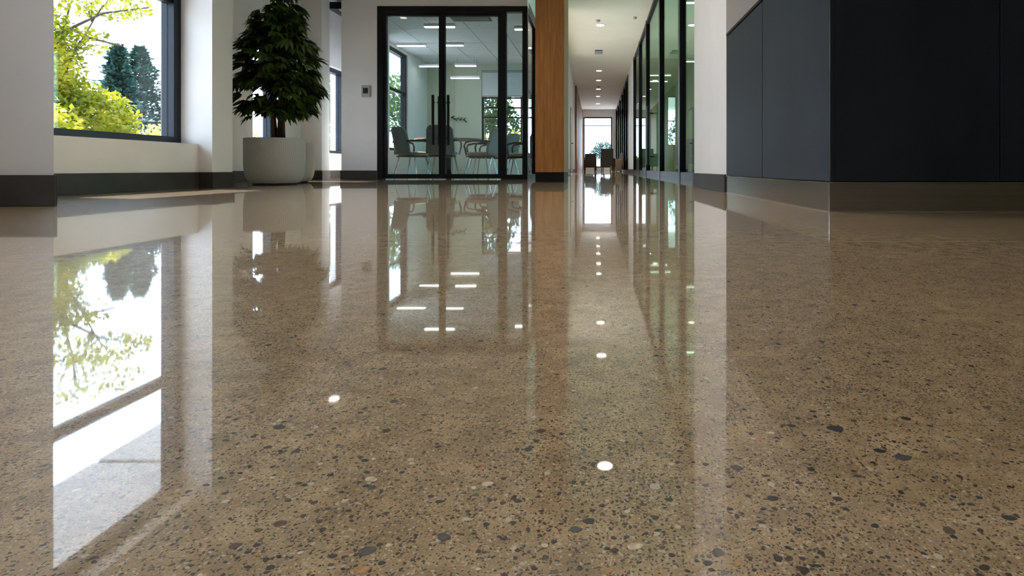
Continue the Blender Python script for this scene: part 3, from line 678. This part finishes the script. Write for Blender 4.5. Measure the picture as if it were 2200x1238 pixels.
while len(tips) < 64:                      # branch tips; leaves gather around them so the crown reads as layered sprays
    z = random.uniform(0.72, 2.22); R_ = crown_r(z)
    if random.random() > R_ / 0.43: continue
    a = random.uniform(0, 2 * PI); tips.append((z, a, R_))
def leaf_spot(outer):
    z, a, R_ = random.choice(tips)
    a += random.gauss(0, 0.28); z += random.gauss(0, 0.045)
    rr = max(0.01, R_ * (random.uniform(0.62, 1.02) if outer else random.uniform(0.1, 0.7)) - 0.07)
    return Vector((rr * math.cos(a), rr * math.sin(a), max(0.68, z) - 0.43)), a
for i in range(300):
    c, a = leaf_spot(True)
    o = bpy.data.objects.new('leaf', pal_me[i % 5]); C.objects.link(o); o.parent = tree; o.location = c
    o.rotation_euler = (random.uniform(-.4, .4), random.uniform(-0.35, 0.45), a + random.uniform(-.7, .7)); s_ = random.uniform(0.75, 1.1); o.scale = (s_,) * 3
fm = MB()
for i in range(520):
    c, a = leaf_spot(random.random() < 0.45)
    mt = Matrix.Translation(c) @ Matrix.Rotation(a + random.uniform(-.9, .9), 4, 'Z') @ Matrix.Rotation(random.uniform(-.3, .5), 4, 'Y') @ Matrix.Rotation(random.uniform(-.4, .4), 4, 'X')
    s_ = random.uniform(0.7, 1.05); src = pal[i % 5]; b = len(fm.v)
    fm.v += [tuple(mt @ (Vector(v_) * s_)) for v_ in src.v]; fm.f += [tuple(b + k for k in f_) for f_ in src.f]
fo = fm.build('foliage', M_leaf, tree, smooth=True); fo['kind'] = 'stuff'
tw = MB()
for i in range(60):
    c, a = leaf_spot(True); z0 = max(0.15, c.z - 0.12); tw.tube([(0.02, 0.0, z0), tuple(c * 0.6 + Vector((0, 0, 0.4 * z0))), tuple(c)], [0.006, 0.004, 0.002], 5)
to = tw.build('twigs', M_bark, tree); to['kind'] = 'stuff'

# ------------------------------------------------------------------ outdoors: ground, soffit, trees
lawn = MB().box(-80, 60, -40, 120, -0.30, -0.08).build('ground', M_ground); struct(lawn, 'pale paved ground around the building', 'ground')  # unseen lawn made grey so its bounce does not tint the interior green
sf = MB().box(-5.45, -3.49, -4.0, 6.1, 3.06, 3.2).box(-5.45, -4.51, 6.1, 13.2, 3.06, 3.2).build('trim_1', M_black); struct(sf, 'canopy soffit outside the left windows', 'canopy')
for k in range(6): 
    y0 = -3.95 + k * 1.67; box_o('soffit_panel', (-5.44, -3.50, y0, y0 + 1.65, 3.03, 3.06), M_soffit, sf)
for k in range(5):
    y0 = 6.12 + k * 1.41; box_o('soffit_panel', (-5.44, -4.52, y0, y0 + 1.39, 3.03, 3.06), M_soffit, sf)

def leaf_cloud(blobs, n, size, squash=1.0, drop=0.0):
    """blobs: (centre, (rx, ry, rz), weight); returns MB of small pointed leaves"""
    w_ = np.array([b[2] for b in blobs], float); w_ /= w_.sum(); idx = rng.choice(len(blobs), n, p=w_)
    d = rng.normal(size=(n, 3)); d /= np.linalg.norm(d, axis=1)[:, None]; r = rng.uniform(0.35, 1.0, n) ** 0.6
    c = np.array([b[0] for b in blobs])[idx] + d * r[:, None] * np.array([b[1] for b in blobs])[idx]
    u = rng.normal(size=(n, 3)); u[:, 2] *= squash; u /= np.linalg.norm(u, axis=1)[:, None]
    t = rng.normal(size=(n, 3)); v_ = np.cross(u, t); v_ /= np.linalg.norm(v_, axis=1)[:, None]
    s = size * rng.uniform(0.6, 1.3, n)[:, None]
    vs_ = np.empty((n, 4, 3)); vs_[:, 0] = c - u * s; vs_[:, 1] = c + v_ * s * 0.55; vs_[:, 2] = c + u * s; vs_[:, 3] = c - v_ * s * 0.55
    m = MB(); m.v = vs_.reshape(-1, 3).tolist(); m.f = [(4 * i, 4 * i + 1, 4 * i + 2, 4 * i + 3) for i in range(n)]
    return m
def broadleaf(name, loc, blobs, n, size, mat, label, branches=(), r0=0.12, group=None, cat='tree'):
    e = empty(name, loc); tag(e, label, cat, group)
    f = leaf_cloud(blobs, n, size).build('foliage', mat, e); f['kind'] = 'stuff'
    m = MB(); top = max(b[0][2] for b in blobs)
    m.tube([(0, 0, -0.05), (0.05, 0.03, top * .4), (0, 0, top)], [r0, r0 * .75, r0 * .3], 8)
    for b in blobs:
        c = Vector(b[0]); m.tube([(0, 0, max(0.1, c.z * .45)), tuple(c * .55 + Vector((0, 0, c.z * .2))), tuple(c)], [r0 * .45, r0 * .3, r0 * .12], 6)
        for k in range(5):
            q = c + Vector((random.uniform(-1, 1) * b[1][0], random.uniform(-1, 1) * b[1][1], random.uniform(-.6, .8) * b[1][2])) * 0.9
            m.tube([tuple(c * .8 + Vector((0, 0, c.z * .1))), tuple((c + q) / 2 + Vector((0, 0, .1))), tuple(q)], [r0 * .16, r0 * .1, r0 * .04], 5)
    for br in branches: m.tube(br, [r0 * .4 * (1 - i / len(br)) + 0.01 for i in range(len(br))], 6)
    m.build('trunk', M_twig, e)
    return e
def conifer(name, loc, h, r, label, n=6500, group=None):
    e = empty(name, loc); tag(e, label, 'conifer', group)
    MB().tube([(0, 0, -0.05), (0, 0, h * .97)], [0.14, 0.02], 8).build('trunk', M_twig, e)
    tiers = 24; m = MB(); br = MB()
    for k in range(tiers):
        t = k / (tiers - 1); z = h * (0.10 + 0.88 * t); R_ = (r * (1 - t) ** 0.75 + 0.10) * (1.12 if k % 3 == 0 else 0.85)
        nb = 9 if t < .8 else 6
        for j in range(nb):
            a = 2 * PI * j / nb + k * 1.1 + random.uniform(-.2, .2); L = R_ * random.uniform(0.65, 1.1)
            tip = Vector((math.cos(a) * L, math.sin(a) * L, z - 0.05 * L + 0.35 * L * random.uniform(0, 1)))
            br.tube([(0, 0, z), tuple(tip)], [0.02, 0.006], 4)
            for q in range(max(4, n // (tiers * nb))):
                s = random.uniform(0.25, 1.0); c = Vector((0, 0, z)).lerp(tip, s) + Vector((random.uniform(-.10, .10), random.uniform(-.10, .10), random.uniform(-.14, .16)))
                d = Vector((math.cos(a) + random.uniform(-.8, .8), math.sin(a) + random.uniform(-.8, .8), random.uniform(-.2, .8))).normalized() * random.uniform(.12, .24)
                p_ = d.cross(Vector((random.uniform(-1, 1), random.uniform(-1, 1), 1))).normalized() * 0.055; b = len(m.v)
                m.v += [tuple(c - d * .3), tuple(c + d * .3 + p_), tuple(c + d), tuple(c + d * .3 - p_)]; m.f.append((b, b + 1, b + 2, b + 3))
    f = m.build('foliage', M_con, e); f['kind'] = 'stuff'
    br.build('branches', M_twig, e)
    return e
GZ = -0.08
broadleaf('maple_tree', (-11.5, 11.7, GZ), [((-0.3, 0, 1.5), (1.3, 1.3, .95), 3), ((0.7, 0.2, 1.25), (0.9, 0.9, .75), 2.2), ((-0.1, -0.5, 2.2), (1.15, 1.0, .75), 2.4), ((-0.3, -0.4, 2.9), (1.2, 1.0, .8), 2.0),
          ((0.9, 0.3, 3.75), (1.0, .8, .28), 0.30), ((0.4, 0.3, 4.4), (1.2, 1.0, .5), 0.40), ((0.6, 0.1, 2.95), (0.6, .5, .3), 0.16)], 15000, 0.060, M_yel, 'bright yellow green maple filling the left of the big window',
          branches=[[(-0.2, 0, 2.3), (0.4, 0.1, 3.2), (1.0, 0.2, 3.55), (1.9, 0.3, 3.7)], [(-0.2, 0, 2.2), (-0.3, -0.6, 3.4), (0.2, -0.8, 4.6)], [(0.4, 0.1, 3.2), (0.8, 0.1, 3.0), (1.4, 0.2, 2.85)]], r0=0.07)
GC = 'conifers beyond the big window'
conifer('conifer', (-19.0, 22.2, GZ), 5.1, 0.95, 'dark blue conifer at left of the pair beyond the big window', group=GC)
conifer('conifer', (-20.9, 25.6, GZ), 5.75, 1.9, 'dark blue conifer at right of the pair beyond the big window', group=GC)
GB = 'flowering shrubs beyond the windows'
for i, (x, y, r_, mat, lab) in enumerate([
    (-13.4, 14.2, 0.95, M_pale, 'pale yellow shrub at the foot of the maple'), (-13.0, 16.6, 0.9, M_pale, 'pale yellow shrub below the conifer pair'),
    (-15.0, 19.6, 1.0, M_pale, 'small pale yellow shrub right of the conifers'), (-9.4, 9.0, 0.9, M_yel, 'yellow green shrub low at the pilaster edge of the big window'),
    (-8.4, 17.2, 1.0, M_grn, 'green shrub seen through the slim alcove window'), (-11.0, 13.9, 0.6, M_grn, 'dark green shrub at the base of the big window'),
    (-3.9, 17.5, 0.85, M_yel, 'yellow green shrub behind the meeting room grid window'), (-2.6, 19.0, 0.9, M_yel, 'rounded shrub right of centre behind the grid window'),
    (-10.2, 16.6, 0.75, M_pale, 'cream flowering shrub seen behind the potted tree stems')]):
    broadleaf('shrub', (x, y, GZ), [((0, 0, r_ * .9), (r_, r_, r_ * .85), 2), ((r_ * .5, -.3, r_ * .6), (r_ * .7, r_ * .7, r_ * .6), 1), ((-r_ * .5, .2, r_ * .7), (r_ * .7, r_ * .7, r_ * .65), 1)], 1900, 0.07, mat, lab, r0=0.05, group=GB, cat='shrub')
GT = 'trees in the yard'
for (x, y, z, r_, mat, lab) in [(-9.3, 20.5, 3.0, 1.3, M_grn, 'green tree seen through the slim alcove window'), (-8.0, 24.0, 3.2, 1.5, M_grn, 'green tree outside the meeting room side window'),
                          (-4.4, 22.0, 2.6, 1.2, M_grn, 'green tree left in the meeting room grid window'), (-13.0, 30.0, 4.0, 2.0, M_grn, 'large green tree far behind the yard'),
                          (0.9, 62.0, 2.3, 1.3, M_con, 'dark round tree outside the corridor end window'), (-1.2, 58.0, 0.9, 0.8, M_grn, 'low green tree left outside the corridor end window'),
                          (6.5, 36.0, 3.0, 1.6, M_grn, 'green tree outside the right-hand room end window'), (9.5, 11.5, 2.6, 1.8, M_grn, 'green tree outside the far right window')]:
    broadleaf('yard_tree', (x, y, GZ), [((0, 0, z), (r_, r_, r_ * .8), 3), ((r_ * .6, 0, z - r_ * .5), (r_ * .7, r_ * .7, r_ * .5), 1), ((-r_ * .6, .2, z - r_ * .4), (r_ * .7, r_ * .7, r_ * .6), 1)], 2600, 0.10, mat, lab, r0=0.09, group=GT)
